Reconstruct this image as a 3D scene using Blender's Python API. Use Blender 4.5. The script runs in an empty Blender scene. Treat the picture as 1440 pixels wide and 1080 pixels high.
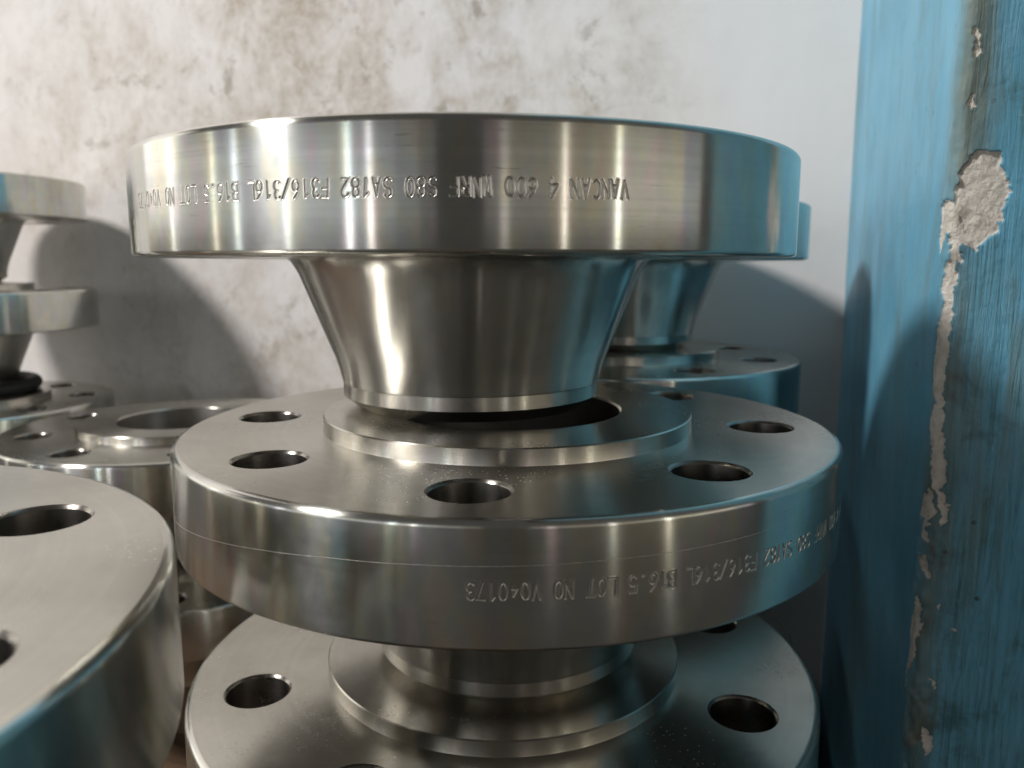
import bpy, bmesh, math, random
import numpy as np
from mathutils import Vector, Matrix

S = bpy.context.scene
C = S.collection
random.seed(4)
MM = 0.001

# ------------------------------------------------------------------ camera, world, lamps, exposure
CAM_Z = 0.5335                      # camera height above the concrete floor
PITCH = math.radians(8.5726)
cd = bpy.data.cameras.new('camera')
cam = bpy.data.objects.new('camera', cd)
C.objects.link(cam)
cam.location = (0, 0, CAM_Z)
cam.rotation_euler = (math.pi / 2 - PITCH, 0, 0)
cd.sensor_width = 36.0
cd.lens = 36.0 * 1116.27 / 1440.0
cd.clip_start = 0.01
cd.clip_end = 50
cd.dof.use_dof = True
cd.dof.focus_distance = 0.265
cd.dof.aperture_fstop = 15.0
S.camera = cam

w = bpy.data.worlds.new('World')
S.world = w
w.use_nodes = True
bg = w.node_tree.nodes['Background']
bg.inputs['Color'].default_value = (1.0, 0.95, 0.89, 1)
bg.inputs['Strength'].default_value = 0.075

S.view_settings.view_transform = 'Standard'
S.view_settings.look = 'None'
S.view_settings.exposure = 0.0
S.view_settings.gamma = 1.0
S.view_settings.use_curve_mapping = False
S.cycles.use_denoising = True
S.cycles.max_bounces = 8
S.cycles.glossy_bounces = 5
S.cycles.sample_clamp_indirect = 6.0


def lamp(name, loc, target, sx, sy, radiance, color, shape='RECTANGLE'):
    d = bpy.data.lights.new(name, 'AREA')
    d.shape = shape
    d.size = sx
    d.size_y = sy
    area = sx * sy * (math.pi / 4 if shape in ('DISK', 'ELLIPSE') else 1.0)
    d.energy = radiance * math.pi * area
    d.color = color
    o = bpy.data.objects.new(name, d)
    C.objects.link(o)
    o.location = loc
    o.rotation_euler = (Vector(target) - Vector(loc)).to_track_quat('-Z', 'Y').to_euler()
    return o


# ceiling lamp over the left of the stacks: gives the shadows on wall and pillar
lamp('overhead_lamp', (-2.11, -0.30, CAM_Z + 2.00), (0, 0.55, CAM_Z - .1), 0.44, 0.44, 192, (1.0, 0.955, 0.92), 'DISK')


def hall_standin_lamp(az, el, dist, sx, sy, rad, col):
    """an area lamp added to stand in for the unseen hall; az measured from straight back, + to the right"""
    a, e = math.radians(az), math.radians(el)
    c = Vector((-0.02, 0.35, CAM_Z))
    p = c + dist * Vector((math.sin(a) * math.cos(e), -math.cos(a) * math.cos(e), math.sin(e)))
    lamp('hall_standin_lamp', p, c, sx, sy, rad, col)


# area lamps added for the unseen hall, cooler left, warmer right, in soft steps
COOL, WARM = (0.97, 0.98, 1.0), (1.0, 0.91, 0.74)
for a0, a1, rad, col in ((-128, -100, 0.75, (1, .94, .84)), (-100, -78, .95, (1, .95, .88)), (-78, -64, .85, COOL), (-64, -50, 1.0, COOL), (-50, -38, 1.12, COOL),
                         (-38, -27, .92, COOL), (-27, -19, .72, COOL), (-19, -12, .48, COOL), (-12, -7, .26, (1, .95, .9)),
                         (7, 15, .30, (1, .9, .8)), (15, 27, .42, (1, .92, .80)), (27, 39, .50, WARM), (39, 50, .60, WARM),
                         (50, 61, .92, WARM), (61, 71, .80, WARM), (71, 78, .5, COOL)):
    hall_standin_lamp((a0 + a1) / 2, 6, 3.2, 2 * 3.2 * math.tan(math.radians(a1 - a0) / 2), 0.70, rad, col)
hall_standin_lamp(-112, 17, 3.2, 1.7, 1.4, 1.25, (1, .95, .88))     # added fill lamp that lifts the shadow on the left wall
for az, el, sx, rad, col in ((-33, 13, .075, 3.4, (.90, 1.0, .98)), (-26.5, 13, .065, 3.0, (1.0, .93, .98)),
                             (-53, 13, .07, 2.2, (1, .98, .92)), (-71, 13, .07, 2.4, (.92, .97, 1.0)),
                             (-80, 13, .05, 2.4, (1.0, 1.0, .85)), (-101, 13, .05, 2.4, (1.0, .95, .88)),
                             (31, 13, .045, 3.0, (1, .97, .9)), (48, 13, .05, 4.2, (1, .96, .82)), (13, 13, .12, .5, (1, .9, .8))):
    hall_standin_lamp(az, 2, 3.0, sx, 1.25, rad * 1.5, col)

# ------------------------------------------------------------------ helpers
N_ = Vector((0.301, 0.954, 0)).normalized()      # into the wall
U_ = Vector((N_.y, -N_.x, 0))                    # along the wall, to the right


def link(name, me, mat=None, parent=None):
    o = bpy.data.objects.new(name, me)
    C.objects.link(o)
    if mat and not me.materials:
        me.materials.append(mat)
    o.parent = parent
    return o


def tag(o, label, cat, group=None):
    o['label'] = label
    o['category'] = cat
    if group:
        o['group'] = group
    return o


def mesh_np(name, verts, faces, smooth=True):
    me = bpy.data.meshes.new(name)
    me.from_pydata([tuple(v) for v in verts], [], faces)
    if smooth:
        me.polygons.foreach_set('use_smooth', [True] * len(me.polygons))
    me.update()
    return me


def lathe_into(vs, fs, prof, segs=256):
    """one smooth strip of revolution; prof = [(r, z), ...]; outside on the left hand going down the list"""
    b = len(vs)
    n = len(prof)
    for i in range(segs):
        a = 2 * math.pi * i / segs
        c, s = math.cos(a), math.sin(a)
        for r, z in prof:
            vs.append((r * c, r * s, z))
    for i in range(segs):
        j = (i + 1) % segs
        for k in range(n - 1):
            fs.append((b + i * n + k, b + i * n + k + 1, b + j * n + k + 1, b + j * n + k))


def lathe(name, strips, segs=256):
    vs, fs = [], []
    for p in strips:
        lathe_into(vs, fs, p, segs)
    return mesh_np(name, vs, fs)


def arc(cx, cz, r, a0, a1, n):
    return [(cx + r * math.cos(math.radians(a0 + (a1 - a0) * i / n)),
             cz + r * math.sin(math.radians(a0 + (a1 - a0) * i / n))) for i in range(n + 1)]


def box_bm(bm, lo, hi, bev=0.0):
    r = bmesh.ops.create_cube(bm, size=1)
    for v in r['verts']:
        v.co = Vector([(lo[i] + hi[i]) / 2 + v.co[i] * (hi[i] - lo[i]) for i in range(3)])
    if bev:
        es = list({e for v in r['verts'] for e in v.link_edges})
        bmesh.ops.bevel(bm, geom=es, offset=bev, segments=2, affect='EDGES', profile=0.6)


# ------------------------------------------------------------------ materials
class NT:
    def __init__(self, name):
        self.m = bpy.data.materials.new(name)
        self.m.use_nodes = True
        self.t = self.m.node_tree
        self.p = self.t.nodes['Principled BSDF']

    def n(self, typ, **kw):
        nd = self.t.nodes.new(typ)
        for k, v in kw.items():
            setattr(nd, k, v)
        return nd

    def l(self, a, b):
        self.t.links.new(a, b)

    def val(self, nd, key, v):
        if hasattr(v, 'links') or isinstance(v, bpy.types.NodeSocket):
            self.l(v, nd.inputs[key])
        else:
            nd.inputs[key].default_value = v

    def math(self, op, a, b=0.0, c=0.0, clamp=False):
        nd = self.n('ShaderNodeMath', operation=op)
        nd.use_clamp = clamp
        for i, v in enumerate((a, b, c)):
            self.val(nd, i, v)
        return nd.outputs[0]

    def noise(self, vec, scale, detail=4, rough=0.55, dist=0.0):
        nd = self.n('ShaderNodeTexNoise')
        if vec is not None:
            self.l(vec, nd.inputs['Vector'])
        nd.inputs['Scale'].default_value = scale
        nd.inputs['Detail'].default_value = detail
        nd.inputs['Roughness'].default_value = rough
        nd.inputs['Distortion'].default_value = dist
        return nd

    def ramp(self, fac, stops, interp='LINEAR'):
        nd = self.n('ShaderNodeValToRGB')
        e = nd.color_ramp.elements
        nd.color_ramp.interpolation = interp
        while len(e) < len(stops):
            e.new(0.5)
        for i, (pos, col) in enumerate(stops):
            e[i].position = pos
            e[i].color = (*col, 1) if len(col) == 3 else col
        self.l(fac, nd.inputs[0])
        return nd.outputs[0]

    def mix(self, fac, a, b, blend='MIX'):
        nd = self.n('ShaderNodeMix', data_type='RGBA', blend_type=blend)
        self.val(nd, 0, fac)
        for k, v in ((6, a), (7, b)):
            if isinstance(v, tuple):
                nd.inputs[k].default_value = (*v, 1)
            else:
                self.l(v, nd.inputs[k])
        return nd.outputs[2]

    def mapr(self, v, a, b, c, d):
        nd = self.n('ShaderNodeMapRange')
        self.val(nd, 0, v)
        for i, q in enumerate((a, b, c, d)):
            nd.inputs[1 + i].default_value = q
        return nd.outputs[0]

    def scalev(self, vec, s):
        nd = self.n('ShaderNodeMapping')
        self.l(vec, nd.inputs[0])
        nd.inputs['Scale'].default_value = s
        return nd.outputs[0]

    def bump(self, h, strength, dist, prev=None):
        nd = self.n('ShaderNodeBump')
        self.l(h, nd.inputs['Height'])
        nd.inputs['Strength'].default_value = strength
        nd.inputs['Distance'].default_value = dist
        if prev is not None:
            self.l(prev, nd.inputs['Normal'])
        return nd.outputs[0]


def steel(name, base, rough, aniso, tint=0.0, smudge=0.15, specks=0.0, lines=0.0, nicks=0.5):
    k = NT(name)
    oc = k.n('ShaderNodeTexCoord').outputs['Object']
    geo = k.n('ShaderNodeNewGeometry')
    v = geo.outputs['Position']               # one continuous pattern over all parts of a flange
    gn = k.n('ShaderNodeSeparateXYZ')
    k.l(geo.outputs['Normal'], gn.inputs[0])
    sep = k.n('ShaderNodeSeparateXYZ')
    k.l(oc, sep.inputs[0])
    ang = k.math('ARCTAN2', sep.outputs[1], sep.outputs[0])
    rad = k.math('SQRT', k.math('ADD', k.math('MULTIPLY', sep.outputs[0], sep.outputs[0]),
                                k.math('MULTIPLY', sep.outputs[1], sep.outputs[1])))
    col = None
    big = k.noise(v, 22, 5, 0.6).outputs[0]
    fine = k.noise(v, 160, 4, 0.6).outputs[0]
    sm = k.mapr(big, 0.38, 0.68, 1.0 - smudge, 1.03)
    sm = k.math('MULTIPLY', sm, k.mapr(fine, 0.3, 0.7, 1.0 - smudge * .35, 1.03))
    cmb = k.n('ShaderNodeCombineXYZ')
    k.l(sm, cmb.inputs[0]); k.l(sm, cmb.inputs[1]); k.l(sm, cmb.inputs[2])
    col = k.mix(1.0, base, cmb.outputs[0], 'MULTIPLY')
    if tint:                                  # rainbow sheen of turned grooves put into the base colour as hue noise
        tv = k.n('ShaderNodeCombineXYZ')
        k.l(k.math('MULTIPLY', gn.outputs[0], 17), tv.inputs[0])
        k.l(k.math('MULTIPLY', gn.outputs[1], 17), tv.inputs[1])
        k.l(k.math('MULTIPLY', sep.outputs[2], 45), tv.inputs[2])
        hue = k.noise(tv.outputs[0], 1.0, 2, 0.5).outputs[0]
        hc = k.ramp(hue, [(0.30, (1.0, .86, .72)), (0.42, (.96, .98, .74)), (0.50, (.80, .96, .90)),
                          (0.58, (.82, .88, 1.0)), (0.70, (1.0, .80, .92))])
        col = k.mix(tint, col, k.mix(1.0, col, hc, 'MULTIPLY'))
    # handling marks: short scuffs running round the part
    nv = k.n('ShaderNodeCombineXYZ')
    psep = k.n('ShaderNodeSeparateXYZ')
    k.l(v, psep.inputs[0])
    k.l(k.math('MULTIPLY', psep.outputs[0], 75), nv.inputs[0])
    k.l(k.math('MULTIPLY', psep.outputs[1], 75), nv.inputs[1])
    k.l(k.math('MULTIPLY', psep.outputs[2], 900), nv.inputs[2])
    nick = k.mapr(k.noise(nv.outputs[0], 1.0, 3, .6).outputs[0], .68, .76, 0, nicks)
    col = k.mix(nick, col, (.20, .185, .165))
    r = k.mapr(big, 0.35, 0.7, rough * (1 + smudge * .6), rough * (1 - smudge * .45))
    r = k.math('ADD', r, k.mapr(fine, 0.3, 0.7, -0.008, 0.012))
    if specks:
        vo = k.n('ShaderNodeTexVoronoi')
        vo.inputs['Scale'].default_value = 430
        k.l(v, vo.inputs['Vector'])
        dots = k.math('LESS_THAN', vo.outputs['Distance'], 0.16)
        dens = k.mapr(k.noise(v, 13, 2).outputs[0], 0.52, 0.66, 0, 1)
        rn = k.math('LESS_THAN', k.n('ShaderNodeSeparateColor').outputs[0], 2.0)
        m = k.math('MULTIPLY', dots, k.math('MULTIPLY', dens, specks))
        col = k.mix(m, col, (.75, .70, .62))
        k.l(k.math('SUBTRACT', 1.0, m), k.p.inputs['Metallic'])
        r = k.math('MAXIMUM', r, k.math('MULTIPLY', m, .8))
    else:
        k.p.inputs['Metallic'].default_value = 1.0
    rv = k.n('ShaderNodeCombineXYZ')
    k.l(k.math('MULTIPLY', sep.outputs[2], 620), rv.inputs[0])
    k.l(k.math('MULTIPLY', rad, 620), rv.inputs[1])
    k.l(k.math('MULTIPLY', gn.outputs[0], .5), rv.inputs[2])
    ring = k.noise(rv.outputs[0], 1.0, 4, .7).outputs[0]
    rc = k.mapr(ring, .3, .7, .945, 1.03)
    cr = k.n('ShaderNodeCombineXYZ')
    for i_ in range(3):
        k.l(rc, cr.inputs[i_])
    col = k.mix(1.0, col, cr.outputs[0], 'MULTIPLY')
    r = k.math('ADD', r, k.mapr(ring, .3, .7, .010, -.009))
    k.l(col, k.p.inputs['Base Color'])
    k.l(r, k.p.inputs['Roughness'])
    k.p.inputs['Anisotropic'].default_value = aniso
    k.p.inputs['Anisotropic Rotation'].default_value = 0.25
    tg = k.n('ShaderNodeTangent', direction_type='RADIAL', axis='Z')
    k.l(tg.outputs[0], k.p.inputs['Tangent'])
    if lines:
        lv = k.n('ShaderNodeCombineXYZ')
        k.l(k.math('MULTIPLY', ang, 1.2), lv.inputs[0])
        k.l(k.math('MULTIPLY', sep.outputs[2], 1900), lv.inputs[1])
        k.l(k.math('MULTIPLY', rad, 1900), lv.inputs[2])
        h = k.noise(lv.outputs[0], 1.0, 2, 0.6).outputs[0]
        k.l(k.bump(h, lines, 0.00012), k.p.inputs['Normal'])
    return k.m


STEEL = (0.715, 0.70, 0.665)
M_rim = steel('turned_steel_rim', STEEL, 0.19, 1.0, tint=0.42, smudge=0.13, lines=0.03)
M_face = steel('turned_steel_face', (0.56, 0.535, 0.485), 0.25, 0.80, tint=0.08, smudge=0.13, specks=0.5, lines=0.03, nicks=0.07)
M_hub = steel('turned_steel_hub', STEEL, 0.215, 0.98, tint=0.15, smudge=0.10, lines=0.03)
M_weld = steel('bright_machined_steel', (0.64, 0.61, 0.56), 0.24, 0.85, tint=0.2, smudge=0.06, nicks=0.15)
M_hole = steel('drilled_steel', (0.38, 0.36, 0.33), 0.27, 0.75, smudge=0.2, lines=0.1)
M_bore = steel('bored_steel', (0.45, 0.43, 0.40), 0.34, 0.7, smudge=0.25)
M_letter = steel('punched_steel', (0.60, 0.575, 0.53), 0.34, 0.0, smudge=0.1)
M_scr = steel('scratched_bright_steel', (0.72, 0.70, 0.66), 0.42, 0.2)

# rubber
k = NT('black_rubber')
k.p.inputs['Base Color'].default_value = (.012, .012, .013, 1)
k.p.inputs['Roughness'].default_value = 0.55
M_rubber = k.m

# plaster wall, limewashed white with brown damp stains
k = NT('stained_white_plaster')
oc = k.n('ShaderNodeTexCoord').outputs['Object']
sep = k.n('ShaderNodeSeparateXYZ')
k.l(oc, sep.inputs[0])
sx, sz = sep.outputs[0], sep.outputs[2]
warp = k.noise(oc, 4.0, 4, 0.6).outputs[0]
m1 = k.mapr(k.math('ADD', sx, k.math('MULTIPLY', k.math('SUBTRACT', warp, .5), .55)), -0.05, -0.24, 0, 1)
m2 = k.mapr(k.math('ADD', sx, k.math('MULTIPLY', k.math('SUBTRACT', warp, .5), .5)), -0.95, -0.62, 0.12, 1)
zone = k.math('MULTIPLY', k.math('MULTIPLY', m1, m2), k.mapr(k.math('ADD', sz, k.math('MULTIPLY', k.math('SUBTRACT', warp, .5), .3)), CAM_Z - .05, CAM_Z + .16, .66, 1.0))
blot = k.noise(oc, 7.5, 7, 0.66, 0.4).outputs[0]
streak = k.noise(k.scalev(oc, (22, 22, 13)), 1.0, 7, 0.7, 0.5).outputs[0]
fine = k.noise(oc, 60, 5, 0.7).outputs[0]
st = k.math('ADD', k.math('MULTIPLY', blot, .55), k.math('MULTIPLY', streak, .45))
st = k.mapr(st, 0.41, 0.58, 0, 1)
st = k.math('MULTIPLY', st, zone)
st = k.math('MULTIPLY', st, k.mapr(fine, 0.34, 0.62, 0.35, 1.0))
tone = k.ramp(k.noise(oc, 2.6, 3, .5).outputs[0], [(0.3, (.72, .685, .665)), (0.5, (.755, .735, .725)), (0.7, (.735, .735, .75))])
tone = k.mix(k.mapr(k.noise(k.scalev(oc, (16, 16, 3)), 1.0, 4).outputs[0], .4, .75, 0, .18), tone, (.60, .58, .54))
c1 = k.mix(k.math('MULTIPLY', st, .82), tone, (.335, .27, .185))
dk = k.math('MULTIPLY', k.mapr(k.noise(oc, 21, 7, .74, .3).outputs[0], 0.56, 0.66, 0, 1), k.math('MULTIPLY', zone, .62))
c1 = k.mix(dk, c1, (.22, .185, .13))
fl = k.n('ShaderNodeTexVoronoi')
fl.inputs['Scale'].default_value = 30
k.l(oc, fl.inputs['Vector'])
flk = k.math('MULTIPLY', k.math('LESS_THAN', fl.outputs['Distance'], .13), k.math('MULTIPLY', zone, k.mapr(blot, .5, .62, 0, .45)))
c1 = k.mix(flk, c1, (.78, .76, .73))
k.l(c1, k.p.inputs['Base Color'])
k.p.inputs['Roughness'].default_value = 0.78
b1 = k.bump(blot, 0.25, 0.006)
k.l(k.bump(fine, 0.22, 0.0012, b1), k.p.inputs['Normal'])
M_wall = k.m

# blue gloss paint on plaster, brushed, with chips to white plaster
k = NT('brushed_blue_paint_on_plaster')
oc = k.n('ShaderNodeTexCoord').outputs['Object']
at = k.n('ShaderNodeAttribute', attribute_name='chip')
wr = k.n('ShaderNodeAttribute', attribute_name='wear')
fr = k.n('ShaderNodeAttribute', attribute_name='front')
fro = fr.outputs['Fac']
sA = k.noise(k.scalev(oc, (340, 110, 21)), 1.0, 7, .70, 1.1).outputs[0]
sB = k.noise(k.scalev(oc, (70, 16, 6.0)), 1.0, 6, .68, 1.0).outputs[0]
sC = k.noise(oc, 11, 5, .62).outputs[0]
sD = k.noise(oc, 70, 5, .68).outputs[0]
sE = k.noise(oc, 26, 6, .7, .5).outputs[0]
blue = k.ramp(sC, [(0.3, (.09, .31, .46)), (0.5, (.125, .39, .565)), (0.72, (.175, .45, .615))])
m = k.math('MULTIPLY', k.mapr(sA, .45, .60, 0, .9), k.math('MULTIPLY', k.mapr(fro, 0, 1, .06, 1), k.mapr(sE, .36, .60, .25, 1)))
cc = k.mix(m, blue, (.065, .185, .205))
cc = k.mix(k.mapr(sB, .50, .66, 0, .62), cc, (.165, .26, .27))
cc = k.mix(k.math('MULTIPLY', k.mapr(sE, .55, .68, 0, .7), k.mapr(fro, 0, 1, .25, 1)), cc, (.05, .13, .145))
# lighter rubbed scuffs and fine scratches, dark specks
scf = k.noise(k.scalev(oc, (170, 120, 55)), 1.0, 5, .7, 1.2).outputs[0]
cc = k.mix(k.mapr(scf, .66, .72, 0, .55), cc, (.30, .50, .58))
spk = k.n('ShaderNodeTexVoronoi')
spk.inputs['Scale'].default_value = 95
k.l(oc, spk.inputs['Vector'])
cc = k.mix(k.math('MULTIPLY', k.math('LESS_THAN', spk.outputs['Distance'], .10), k.mapr(sE, .48, .56, 0, .8)), cc, (.04, .06, .06))
wm = k.math('MULTIPLY', wr.outputs['Fac'], k.mapr(sB, .30, .55, .15, .95), clamp=True)
cc = k.mix(wm, cc, k.ramp(sE, [(.35, (.10, .15, .14)), (.55, (.15, .19, .165)), (.66, (.13, .10, .065))]))
pl = k.ramp(sD, [(0.26, (.34, .30, .235)), (0.34, (.70, .65, .57)), (0.52, (.79, .75, .68)), (.75, (.84, .81, .75))])
chip = k.math('GREATER_THAN', k.math('ADD', at.outputs['Fac'], k.math('MULTIPLY', k.math('SUBTRACT', k.noise(oc, 420, 3, .6).outputs[0], .5), .55)), .5)
cc = k.mix(chip, cc, pl)
k.l(cc, k.p.inputs['Base Color'])
k.l(k.math('MAXIMUM', k.mapr(sB, .3, .7, .34, .52), k.math('MULTIPLY', chip, .9)), k.p.inputs['Roughness'])
hh = k.math('MULTIPLY', k.math('MULTIPLY', sA, k.mapr(sC, .40, .58, .2, 1.0)), k.math('MULTIPLY', k.mapr(fro, 0, 1, .04, 1), k.math('SUBTRACT', 1.0, chip)))
b1 = k.bump(hh, .8, .0030)
b2 = k.bump(k.noise(oc, 130, 5, .7).outputs[0], .32, .0012, b1)
b2 = k.bump(k.math('MULTIPLY', k.noise(oc, 330, 6, .75, .6).outputs[0], chip), .9, .0022, b2)
k.l(b2, k.p.inputs['Normal'])
M_blue = k.m


def wood(name, base, dark):
    k = NT(name)
    oc = k.n('ShaderNodeTexCoord').outputs['Object']
    oi = k.n('ShaderNodeObjectInfo')
    g = k.noise(k.scalev(oc, (4, 60, 60)), 1.0, 6, .6, .6).outputs[0]
    c = k.ramp(g, [(.3, dark), (.55, base), (.75, tuple(min(1, x * 1.15) for x in base))])
    k.l(c, k.p.inputs['Base Color'])
    k.p.inputs['Roughness'].default_value = .75
    k.l(k.bump(g, .35, .002), k.p.inputs['Normal'])
    return k.m


M_wood = wood('worn_pine', (.12, .07, .038), (.05, .03, .016))
k = NT('dusty_concrete')
oc = k.n('ShaderNodeTexCoord').outputs['Object']
k.l(k.ramp(k.noise(oc, 6, 7, .65).outputs[0], [(.3, (.035, .033, .03)), (.7, (.075, .07, .062))]), k.p.inputs['Base Color'])
k.p.inputs['Roughness'].default_value = .85
M_conc = k.m

# ------------------------------------------------------------------ setting: floor, wall, blue pillar
WALL_D = 0.765
bm = bmesh.new()
bmesh.ops.create_grid(bm, x_segments=2, y_segments=2, size=4.0)
me = bpy.data.meshes.new('floor'); bm.to_mesh(me); bm.free()
o = link('floor', me, M_conc); o['kind'] = 'structure'

wall_rot = math.atan2(U_.y, U_.x)
bm = bmesh.new()
box_bm(bm, (-2.6, 0, 0), (1.2, 0.12, 2.6))
me = bpy.data.meshes.new('wall'); bm.to_mesh(me); bm.free()
o = link('wall', me, M_wall)
o.location = N_ * WALL_D
o.rotation_euler = (0, 0, wall_rot)
o['kind'] = 'structure'
tag(o, 'white plaster wall with brown damp stains behind the flanges', 'wall')

# pillar: local x along the wall (front face), local y into the wall (side face), origin at the arris
ARRIS_U, ARRIS_N = 0.06861, 0.36226
CHIPS = {   # exposed plaster: outline in mm, (distance from the arris: + front, - side ; height from the camera level)
 'a': (.9, [(2.5,90.3),(5.0,90.4),(5.6,86.7),(4.9,83.9),(3.0,84.0)]),
 'b': (.9, [(3.0,83.3),(5.3,83.7),(5.7,81.4),(5.0,79.0),(3.4,79.6)]),
 'c': (.8, [(2.9,65.6),(4.7,65.7),(5.4,60.8),(3.5,60.7)]),
 'd': (1.0, [(5.7,8.0),(4.4,6.5),(5.1,3.3),(6.7,0.5),(3.5,2.3),(4.2,-3.5),(4.1,-8.0),(-2.0,-8.1),(-1.5,-3.5),(0.7,1.8),(1.0,7.0),(0.4,12.2),(-0.5,12.8),(-4.6,7.1),(-8.2,4.8),(-14.0,10.8),(-13.0,18.4),(-14.0,24.5),(-5.8,25.7),(0.9,24.6),(5.7,24.0)]),
 'gouge': (1.3, [(7.0,45.3),(9.8,44.2),(13.5,44.1),(17.2,43.4),(16.9,40.9),(16.3,37.2),(18.3,34.9),(19.5,31.3),(20.4,28.3),(19.2,23.8),(18.9,19.2),(17.9,12.6),(14.4,10.0),(10.5,6.0),(7.7,6.2),(5.5,8.0),(4.5,16.0),(0.9,24.6),(1.8,28.7),(2.5,33.8),(2.6,36.4),(5.0,41.3)]),
 'e': (1.0, [(-2.6,-7.0),(4.4,-7.0),(4.5,-7.7),(3.7,-10.9),(4.2,-16.1),(3.3,-16.3),(3.5,-27.6),(3.4,-35.4),(4.7,-37.2),(3.4,-38.0),(3.4,-47.2),(3.6,-60.4),(4.6,-72.7),(-1.5,-73.6),(-3.3,-66.0),(-0.4,-58.0),(-3.7,-44.3),(-3.7,-30.2),(-0.9,-20.6),(0.6,-14.8),(-2.9,-8.6)]),
 'f': (.9, [(-1.5,-72.0),(4.4,-72.0),(5.0,-79.8),(6.0,-83.8),(6.2,-92.6),(5.0,-93.1),(3.9,-95.6),(1.8,-92.3),(0.3,-87.6),(1.3,-85.5),(0.8,-81.1),(-0.3,-78.9)]),
 'g': (.9, [(4.4,-94.8),(6.1,-93.7),(7.8,-95.5),(7.7,-98.7),(9.1,-103.7),(8.0,-107.6),(7.1,-110.8),(5.1,-108.6),(6.0,-105.0),(4.1,-99.0)]),
 'h': (.8, [(-4.5,-100.3),(0.4,-93.8),(1.7,-94.4),(1.4,-98.6),(4.1,-103.1),(1.8,-104.7),(1.6,-110.3),(0.2,-111.2),(2.6,-115.8),(1.5,-117.7),(-3.5,-115.5),(0.5,-107.7),(-4.6,-106.3)]),
 'i': (.8, [(-4.3,-124.7),(1.9,-122.4),(2.0,-128.6),(4.4,-132.5),(2.6,-132.8),(0.6,-130.9)]),
 'j': (.9, [(0.2,-140.6),(1.1,-143.6),(0.9,-150.7),(1.9,-155.2),(-0.1,-161.1),(0.3,-169.7),(-4.6,-178.3),(-8.6,-190.5),(-11.4,-190.5),(-10.0,-180.1),(-6.9,-170.9),(-8.2,-163.6),(-8.1,-153.7),(-2.1,-147.0)]),
 'k': (.9, [(5.5,-201.5),(8.0,-202.2),(10.4,-207.5),(10.1,-212.4),(6.9,-216.0),(7.5,-209.7),(4.9,-206.5)]),
 'l': (.7, [(6.0,-178.8),(8.3,-178.8),(9.3,-181.0),(8.3,-183.2),(7.1,-181.0)]),
 'm': (.6, [(6.7,-145.2),(8.2,-145.4),(7.6,-146.8)]),
 'n': (.6, [(13.8,-153.9),(14.6,-153.8),(15.6,-156.3),(14.6,-156.5)]),
}


def inpoly(x, y, P):
    r = np.zeros(x.shape, bool)
    n = len(P)
    for i in range(n):
        x0, y0 = P[i]; x1, y1 = P[(i + 1) % n]
        if y0 == y1:
            continue
        c = ((y0 > y) != (y1 > y)) & (x < (x1 - x0) * (y - y0) / (y1 - y0) + x0)
        r ^= c
    return r


def vnoise(x, y, seed):
    """value noise for relief"""
    rs = np.random.RandomState(seed)
    G = rs.rand(257, 257)
    xi, yi = np.floor(x).astype(int), np.floor(y).astype(int)
    fx, fy = x - xi, y - yi
    fx = fx * fx * (3 - 2 * fx); fy = fy * fy * (3 - 2 * fy)
    g = lambda a, b: G[a % 257, b % 257]
    return (g(xi, yi) * (1 - fx) + g(xi + 1, yi) * fx) * (1 - fy) + (g(xi, yi + 1) * (1 - fx) + g(xi + 1, yi + 1) * fx) * fy


s_ax = np.concatenate([np.linspace(-401.5, -26, 26)[:-1], np.arange(-26, 27, .5), np.linspace(27, 420, 26)])
z_ax = np.concatenate([np.linspace(-CAM_Z * 1000, -245, 16)[:-1], np.arange(-245, 105, .62), np.linspace(105, 1900, 30)])
SS, ZZ = np.meshgrid(s_ax, z_ax, indexing='ij')
chip = np.zeros(SS.shape); dep = np.zeros(SS.shape)
wob = (vnoise(SS * .9 + 40, ZZ * .9 + 700, 3) - .5) * 1.4 + (vnoise(SS * .3 + 40, ZZ * .3 + 700, 4) - .5) * 2.0
wob2 = (vnoise(SS * .9 + 90, ZZ * .9 + 900, 5) - .5) * 1.4 + (vnoise(SS * .3 + 90, ZZ * .3 + 900, 6) - .5) * 2.0
for nm, (d, P) in CHIPS.items():
    ins = inpoly(SS + wob, ZZ + wob2, P)
    chip[ins] = 1.0
    dep[ins] = np.maximum(dep[ins], d)
rel = (vnoise(SS * .19 + 30, ZZ * .23 + 500, 11) - .5) * 1.5 + (vnoise(SS * .75 + 30, ZZ * .6 + 500, 12) - .5) * .42 + (vnoise(SS * 1.7 + 60, ZZ * 1.7 + 500, 13) - .5) * .16
d2 = dep * (1 + .0 * rel) + np.where(dep > 1.2, rel * .95, np.where(dep > 0, rel * .35, 0))
# lumpy, knocked arris
lump = (vnoise(SS * .16 + 50, ZZ * .12 + 200, 21) - .5) * 1.6 + (vnoise(SS * .4 + 50, ZZ * .3 + 200, 22) - .5) * .8
d2 = d2 + lump * np.exp(-(SS / 9.0) ** 2) * (.5 + 1.0 * (ZZ < -95))
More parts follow.
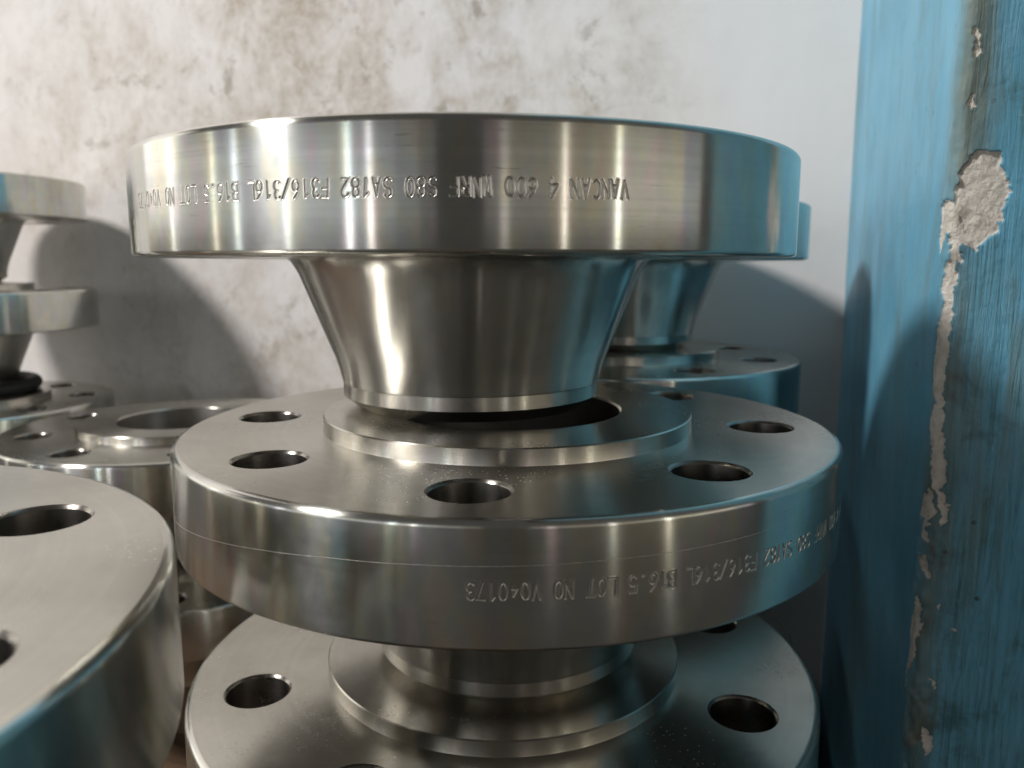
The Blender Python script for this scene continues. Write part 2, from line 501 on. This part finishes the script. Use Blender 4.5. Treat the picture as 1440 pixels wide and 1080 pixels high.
# gentle waviness
d2 = d2 + (vnoise(SS * .02 + 60, ZZ * .012 + 90, 31) - .5) * 1.6 * np.clip(np.abs(SS) / 30, 0, 1)
rad = 5.0
arcl = rad * math.pi / 2
t = np.clip((SS + arcl / 2) / arcl, 0, 1) * math.pi / 2           # 0 on side, pi/2 on front
cx = np.where(SS > arcl / 2, SS - arcl / 2 + rad, rad - rad * np.cos(t))
cy = np.where(SS < -arcl / 2, -SS - arcl / 2 + rad, rad - rad * np.sin(t))
nx, ny = -np.cos(t), -np.sin(t)
X = (cx - nx * d2) * MM; Y = (cy - ny * d2) * MM; Z = ZZ * MM + CAM_Z
ns, nz = SS.shape
V = np.stack([X.ravel(), Y.ravel(), Z.ravel()], 1)
idx = np.arange(ns * nz).reshape(ns, nz)
F = np.stack([idx[:-1, :-1], idx[1:, :-1], idx[1:, 1:], idx[:-1, 1:]], -1).reshape(-1, 4)
me = mesh_np('blue_pillar', V.tolist(), F.tolist())
wear = np.exp(-((SS - 3) / 7.0) ** 2) * (.55 + .9 * (vnoise(SS * .05 + 9, ZZ * .02 + 77, 41) - .3)) + \
    .7 * np.exp(-((SS - 6) / 6.0) ** 2) * (ZZ > 42)
for an, arr in (('chip', chip), ('wear', np.clip(wear, 0, 1)), ('front', np.clip(SS / 4.0, 0, 1))):
    a = me.attributes.new(an, 'FLOAT', 'POINT')
    a.data.foreach_set('value', arr.ravel().astype(np.float32))
o = link('blue_pillar', me, M_blue)
o.location = U_ * ARRIS_U + N_ * ARRIS_N
o.rotation_euler = (0, 0, wall_rot)
tag(o, 'blue painted plaster pillar with chipped white corner at the right edge', 'pillar')

# ------------------------------------------------------------------ flange geometry (mm -> m)
R = 136.5; T = 38.1; LH = 64.4; RF = 6.4; PITCHZ = LH + T + RF
RB = 48.6; RW = 57.15; RRF = 78.6; BC = 107.95; HR = 12.7
ZB, ZT, ZR = LH, LH + T, LH + T + RF
RC = 2.6                                   # rounded rim edges
BAND0, BAND1 = ZT - 24.2, ZT - 15.8        # zone of the stamped lettering
q = lambda P: [(r * MM, z * MM) for r, z in P]


def ring_fill(bm, z, r_out, r_in, flip, n_out=256, n_in=128):
    es = []

    def loop(cx, cy, r, n):
        vs = [bm.verts.new(((cx + r * math.cos(2 * math.pi * i / n)) * MM, (cy + r * math.sin(2 * math.pi * i / n)) * MM, z * MM)) for i in range(n)]
        for i in range(n):
            es.append(bm.edges.new((vs[i], vs[(i + 1) % n])))
    loop(0, 0, r_out, n_out)
    loop(0, 0, r_in, n_in)
    for kk in range(8):
        a = kk * math.pi / 4
        loop(BC * math.cos(a), BC * math.sin(a), HR + 1.1, 48)
    g = bmesh.ops.triangle_fill(bm, use_beauty=True, use_dissolve=False, edges=es)
    for f in g['geom']:
        if isinstance(f, bmesh.types.BMFace):
            f.normal_update()
            if (f.normal.z < 0) != flip:
                f.normal_flip()
            f.smooth = False


def disc_mesh(cut):
    vs, fs = [], []
    low = arc(R - 1.6, ZB + 1.6, 1.6, -90, 0, 4)
    top = arc(R - RC, ZT - RC, RC, 0, 90, 6)
    if cut:
        lathe_into(vs, fs, q(low + [(R, BAND0)]))
        lathe_into(vs, fs, q([(R, BAND1)] + top))
    else:
        lathe_into(vs, fs, q(low + top))
    me = mesh_np('disc', vs, fs)
    bm = bmesh.new()
    bm.from_mesh(me)
    ring_fill(bm, ZT, R - RC, RRF - .3, False)
    ring_fill(bm, ZB, R - 1.6, 79.0, True)
    bm.to_mesh(me)
    bm.free()
    me.materials.append(M_rim)
    me.materials.append(M_face)
    for p in me.polygons:
        p.material_index = 0 if p.use_smooth else 1
    return me


ME_disc = disc_mesh(False)
ME_disc_cut = disc_mesh(True)
ME_rf = lathe('raised_face', [q([(RRF + .25, ZT - .4), (RRF, ZT + .5), (RRF, ZR - .5)]), q([(RRF, ZR - .5), (RRF - .5, ZR)]),
                              q([(RRF - .5, ZR), (RB + .8, ZR)]), q([(RB + .8, ZR), (RB, ZR - .8)])])
ME_bore = lathe('bore', [q([(RB, ZR - .8), (RB, 0.0)])], 128)
ME_hub = lathe('hub', [q([(RW + .15, 11.2), (RW + .5, 12.6), (RW + 1.6, 17.0), (60.3, 22), (73.2, ZB - 10)]
                         + [(74.4, ZB - 7), (75.9, ZB - 4.2), (77.6, ZB - 1.7), (79.6, ZB - .3), (82, ZB - .05)])])
ME_weld = lathe('weld_end', [q([(RB, 0), (RB + 1.7, 0)]), q([(RB + 1.7, 0), (RW, 5.4)]), q([(RW, 5.4), (RW, 10.9)]), q([(RW, 10.9), (RW + .15, 11.2)])])
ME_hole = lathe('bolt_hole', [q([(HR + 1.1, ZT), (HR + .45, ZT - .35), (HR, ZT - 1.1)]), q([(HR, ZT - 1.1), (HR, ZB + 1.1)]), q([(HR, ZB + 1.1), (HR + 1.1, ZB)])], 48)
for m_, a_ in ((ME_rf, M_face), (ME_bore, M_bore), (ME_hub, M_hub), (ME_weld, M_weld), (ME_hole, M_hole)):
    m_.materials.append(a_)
ME_rf.materials.append(M_weld)
for p in ME_rf.polygons:
    if abs(p.normal.z) < .9:
        p.material_index = 1
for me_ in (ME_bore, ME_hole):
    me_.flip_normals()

# ---- stamped lettering: a finely meshed band of the rim with the strokes pressed in
G = {}


def el(cx, cy, rx, ry, a0, a1, n=10):
    return [(cx + rx * math.cos(math.radians(a0 + (a1 - a0) * i / n)), cy + ry * math.sin(math.radians(a0 + (a1 - a0) * i / n))) for i in range(n + 1)]


# glyphs in a box 0..0.5 wide, 0..1 high
W = .42
G['V'] = [[(0, 1), (W / 2, 0), (W, 1)]]
G['A'] = [[(0, 0), (W / 2, 1), (W, 0)], [(.08, .32), (W - .08, .32)]]
G['N'] = [[(0, 0), (0, 1), (W, 0), (W, 1)]]
G['C'] = [el(W / 2, .5, W / 2, .5, 55, 305, 14)]
G['4'] = [[(.34, 0), (.34, 1), (0, .32), (W, .32)]]
G['6'] = [el(W / 2, .29, W / 2, .29, 0, 360, 14), [(.02, .36), (.14, .74), (.36, 1)]]
G['0'] = [el(W / 2, .5, W / 2, .5, 0, 360, 18)]
G['O'] = G['0']
G['W'] = [[(0, 1), (.11, 0), (.23, .75), (.35, 0), (W, 1)]]
G['R'] = [[(0, 0), (0, 1), (.28, 1)] + el(.24, .75, .2, .25, 80, -90, 8) + [(0, .5)], [(.22, .5), (W, 0)]]
G['F'] = [[(0, 0), (0, 1), (W, 1)], [(0, .52), (.34, .52)]]
G['S'] = [el(W / 2, .75, W / 2 - .01, .25, 35, 270, 10) + el(W / 2, .25, W / 2, .25, 90, -145, 10)]
G['8'] = [el(W / 2, .75, W / 2 - .03, .25, 0, 360, 12), el(W / 2, .26, W / 2, .26, 0, 360, 12)]
G['1'] = [[(.08, .80), (.24, 1), (.24, 0)]]
G['2'] = [el(W / 2, .74, W / 2, .26, 165, -25, 9) + [(0, 0), (W, 0)]]
G['3'] = [el(W / 2 - .02, .76, W / 2 - .03, .24, 150, -90, 9) + el(W / 2 - .02, .26, W / 2, .26, 90, -150, 9)]
G['/'] = [[(0, -.05), (W, 1.05)]]
G['L'] = [[(0, 1), (0, 0), (W, 0)]]
G['B'] = [[(0, 0), (0, 1), (.24, 1)] + el(.22, .76, .2, .24, 80, -90, 7) + [(0, .52), (.24, .52)] + el(.22, .26, .24, .26, 80, -90, 7) + [(0, 0)]]
G['.'] = [[(.16, .02), (.2, .06)]]
G['5'] = [[(W - .03, 1), (.04, 1), (.02, .56)] + el(W / 2 - .02, .30, W / 2, .30, 120, -150, 10)]
G['T'] = [[(0, 1), (W, 1)], [(W / 2, 1), (W / 2, 0)]]
G['7'] = [[(0, 1), (W, 1), (.16, 0)]]
TEXT = 'VANCAN 4 600 WNRF S80 SA182 F316/316L B16.5 LOT NO V040173'
ADV = 1.279                 # degrees per character
CAPH = 4.9                  # mm
ZC = ZT - 20.0              # mid height of the lettering


def band_mesh():
    a_end = 57 * ADV
    # local angle: first character at 0, text runs to negative angles (the flange stands upside down)
    lo, hi = -a_end - 2.4, 2.4
    fine = np.arange(lo, hi, .052)
    rest = np.linspace(hi, lo + 360, 190)[:-1]
    A = np.concatenate([fine, rest])
    nz_ = 74
    Zs = np.linspace(BAND0, BAND1, nz_)
    AA, ZZ = np.meshgrid(A, Zs, indexing='ij')
    D = np.full(AA.shape, 9.0)
    K = np.zeros(AA.shape)
    mm_deg = math.radians(1) * R
    rs = np.random.RandomState(8)
    for i, ch in enumerate(TEXT):
        jx, jy, tilt, strg = rs.normal(0, .10), rs.normal(0, .10), rs.normal(0, .03), .55 + .6 * rs.rand()
        if ch == ' ':
            continue
        sc = CAPH
        if i == 53:             # the small 4 of the lot number
            sc = CAPH * .62
        ac = -i * ADV
        sel = np.abs(A - ac) < 1.9
        x = -(AA[sel] - ac) * mm_deg + jx            # reading direction
        y = -(ZZ[sel] - ZC) + jy                     # letter up is downwards on the rim
        xr = x * math.cos(tilt) - y * math.sin(tilt)
        yr = x * math.sin(tilt) + y * math.cos(tilt)
        gx = xr / sc + W / 2
        gy = yr / sc + .5
        dmin = np.full(x.shape, 9.0)
        for st in G[ch]:
            for (x0, y0), (x1, y1) in zip(st[:-1], st[1:]):
                dx, dy = x1 - x0, y1 - y0
                L = dx * dx + dy * dy + 1e-9
                tt = np.clip(((gx - x0) * dx + (gy - y0) * dy) / L, 0, 1)
                dmin = np.minimum(dmin, np.hypot(gx - x0 - tt * dx, gy - y0 - tt * dy) * sc)
        Dn = D[sel]; Kn = K[sel]
        better = dmin < Dn
        Dn[better] = dmin[better]; Kn[better] = strg
        D[sel] = Dn; K[sel] = Kn
    h = -.20 * np.clip(1 - (D / .29) ** 2, 0, 1) + .03 * np.exp(-((D - .40) / .12) ** 2)
    h = h * np.where(K > 0, .35 + .65 * K, 0)
    # no relief along the seam with the plain rim
    edge = np.clip(np.minimum(ZZ - BAND0, BAND1 - ZZ) / .6, 0, 1)
    h = h * edge
    rr = (R + h) * MM
    th = np.radians(AA)
    # angle 0 faces -y, positive towards +x
    V = np.stack([rr * np.sin(th), -rr * np.cos(th), ZZ * MM], -1).reshape(-1, 3)
    na = len(A)
    id_ = np.arange(na * nz_).reshape(na, nz_)
    nxt = np.roll(id_, -1, 0)
    F = np.stack([id_[:, :-1], nxt[:, :-1], nxt[:, 1:], id_[:, 1:]], -1).reshape(-1, 4)
    me = mesh_np('stamped_band', V.tolist(), F.tolist())
    me.materials.append(M_rim)
    me.materials.append(M_letter)
    hf = h.ravel()[F].min(1)
    me.polygons.foreach_set('material_index', (hf < -.02).astype(np.int32))
    return me


ME_band = band_mesh()


def scribe_mesh():
    """fine scriber line round the rim of the second flange"""
    pts = [(-60, -23.0), (-43, -18.6), (-32, -15.9), (-21.6, -14.0), (-10, -13.2), (0, -12.85), (12, -12.2), (25.7, -11.7), (36, -11.3)]
    vs, fs = [], []
    rs = np.random.RandomState(2)
    aa = np.arange(-60, 36, .5)
    zz = np.interp(aa, [p[0] for p in pts], [p[1] for p in pts])
    for i, (a, z) in enumerate(zip(aa, zz)):
        wd = .05 + .07 * rs.rand() ** 2
        for dz, dr in ((-wd, .004), (0, .05), (wd, .004)):
            r = (R + dr) * MM
            vs.append((r * math.sin(math.radians(a)), -r * math.cos(math.radians(a)), (ZT + z + dz) * MM))
        if i:
            b = 3 * i
            fs += [(b - 3, b, b + 1, b - 2), (b - 2, b + 1, b + 2, b - 1)]
    me = mesh_np('scribe_line', vs, fs)
    me.materials.append(M_scr)
    return me


def flange(cx, cy, level_z, hole_deg, label, text_deg=None, scribe=False):
    """cx, cy in mm; level_z = height of the weld end in mm from camera level; hole_deg: one hole's direction from -y"""
    root = bpy.data.objects.new('weld_neck_flange', None)
    C.objects.link(root)
    root.empty_display_size = .05
    root.location = (cx * MM, cy * MM, CAM_Z + level_z * MM)
    tag(root, label, 'flange', 'steel weld neck flanges stacked hub down')
    hd = math.radians(hole_deg - 90)
    d = link('disc', ME_disc if text_deg is None else ME_disc_cut, None, root)
    d.rotation_euler = (0, 0, hd)
    if text_deg is not None:
        b = link('stamped_band', ME_band, None, root)
        b.rotation_euler = (0, 0, math.radians(text_deg))
        b['label'] = 'rim band stamped with upside down letters and numbers'
    if scribe:
        link('scribe_line', scribe_mesh(), None, root)
    rf = link('raised_face', ME_rf, None, root)
    rf.rotation_euler = (0, 0, random.uniform(0, 6))
    link('bore', ME_bore, None, root)
    hb = link('hub', ME_hub, None, root)
    hb.rotation_euler = (0, 0, random.uniform(0, 6))
    link('weld_end', ME_weld, None, hb)
    for kk in range(8):
        a = hd + kk * math.pi / 4
        ho = link('bolt_hole', ME_hole, None, root)
        ho.location = (BC * MM * math.cos(a), BC * MM * math.sin(a), 0)
    return root


P_ = PITCHZ + 0.05
BASE = -388.5           # top of the pallet below camera level
BASE_B = -345.3         # top of the plank under the back left stacks
# the stack in the middle
flange(-6, 344, BASE, 0, 'steel flange at the foot of the middle stack, under the third one')
flange(-3.87, 343.4, BASE + P_, -4.8 + 22.5, 'third steel flange of the middle stack, cut off by the bottom edge')
flange(-1.92, 341.76, BASE + 2 * P_, -5.9, 'second steel flange of the middle stack, wide face and bolt holes showing, stamped rim', text_deg=-4.04 + 57 * ADV, scribe=True)
flange(-18.29, 357.54, BASE + 3 * P_, 9, 'large steel flange on top of the middle stack, bright rim stamped with letters', text_deg=21.6)
# front left
flange(-211, 136, BASE, 20, 'steel flange at the foot of the front left stack')
flange(-209, 134, BASE + P_, 31, 'steel flange under the top one of the front left stack')
flange(-209, 135, BASE + 2 * P_, 41.5, 'nearest steel flange, matt top face filling the lower left corner')
# behind the middle stack, by the pillar
flange(84, 610, BASE, 12, 'steel flange at the foot of the stack beside the blue pillar')
flange(80, 612, BASE + P_, 30, 'third steel flange of the stack beside the blue pillar, mostly hidden')
flange(79, 611, BASE + 2 * P_, 21.5, 'blue tinged steel flange with bolt holes behind the middle stack, second in its stack')
flange(81, 613, BASE + 3 * P_, 3, 'top steel flange of the back right stack, mostly hidden by the large one')
# back left, single pair with the open bore
flange(-281, 656, BASE_B, 15, 'dark steel flange below the one with the open bore')
flange(-279, 656, BASE_B + P_, 24.3, 'steel flange lying open at back left, bore and raised face showing')
# far left stack
flange(-552, 782, BASE_B, 10, 'steel flange at the foot of the far left stack')
flange(-548, 778, BASE_B + P_, 20, 'third steel flange of the far left stack, under the black rubber ring')
flange(-565, 793, BASE_B + 2 * P_, 33, 'second steel flange from the top of the far left stack')
flange(-583, 819, BASE_B + 3 * P_, 8, 'top steel flange of the far left stack, cut by the left edge')

# black rubber ring round the hub end on the far left stack
ring = lathe('rubber_ring', [q(arc(68.5, 6.6, 6.6, -180, 180, 16))], 96)
o = link('rubber_ring', ring, M_rubber)
o.location = (-558 * MM, 788 * MM, CAM_Z + (BASE_B + 2 * P_ + .2) * MM)
tag(o, 'black rubber ring round the hub end in the far left stack', 'rubber ring')

# ------------------------------------------------------------------ pallet and plank
root = bpy.data.objects.new('wooden_pallet', None)
C.objects.link(root)
root.location = N_ * .33 + U_ * -.45
root.rotation_euler = (0, 0, wall_rot)
tag(root, 'worn wooden pallet under the steel stacks', 'pallet')
PT = CAM_Z + BASE * MM - .0004
bm = bmesh.new(); box_bm(bm, (-.60, -.049, PT - .022), (.50, .049, PT), .002)
me_b = bpy.data.meshes.new('deck_board'); bm.to_mesh(me_b); bm.free()
for i in range(8):
    o = link('deck_board', me_b, M_wood, root)
    o.location = (random.uniform(-.004, .004), -.40 + i * .114, 0)
bm = bmesh.new(); box_bm(bm, (-.045, -.45, 0.0005), (.045, .45, PT - .0225), .003)
me_b = bpy.data.meshes.new('stringer'); bm.to_mesh(me_b); bm.free()
for x in (-.54, -.05, .44):
    o = link('stringer', me_b, M_wood, root)
    o.location = (x, 0, 0)
bm = bmesh.new(); box_bm(bm, (-.31, -.085, 0), (.31, .085, (BASE_B - BASE) * MM - .0006), .003)
me_b = bpy.data.meshes.new('timber_plank'); bm.to_mesh(me_b); bm.free()
o = link('timber_plank', me_b, M_wood)
o.location = N_ * .585 + U_ * -.635 + Vector((0, 0, CAM_Z + BASE * MM))
o.rotation_euler = (0, 0, wall_rot)
tag(o, 'thick brown timber plank on the pallet under the back left stacks', 'plank')
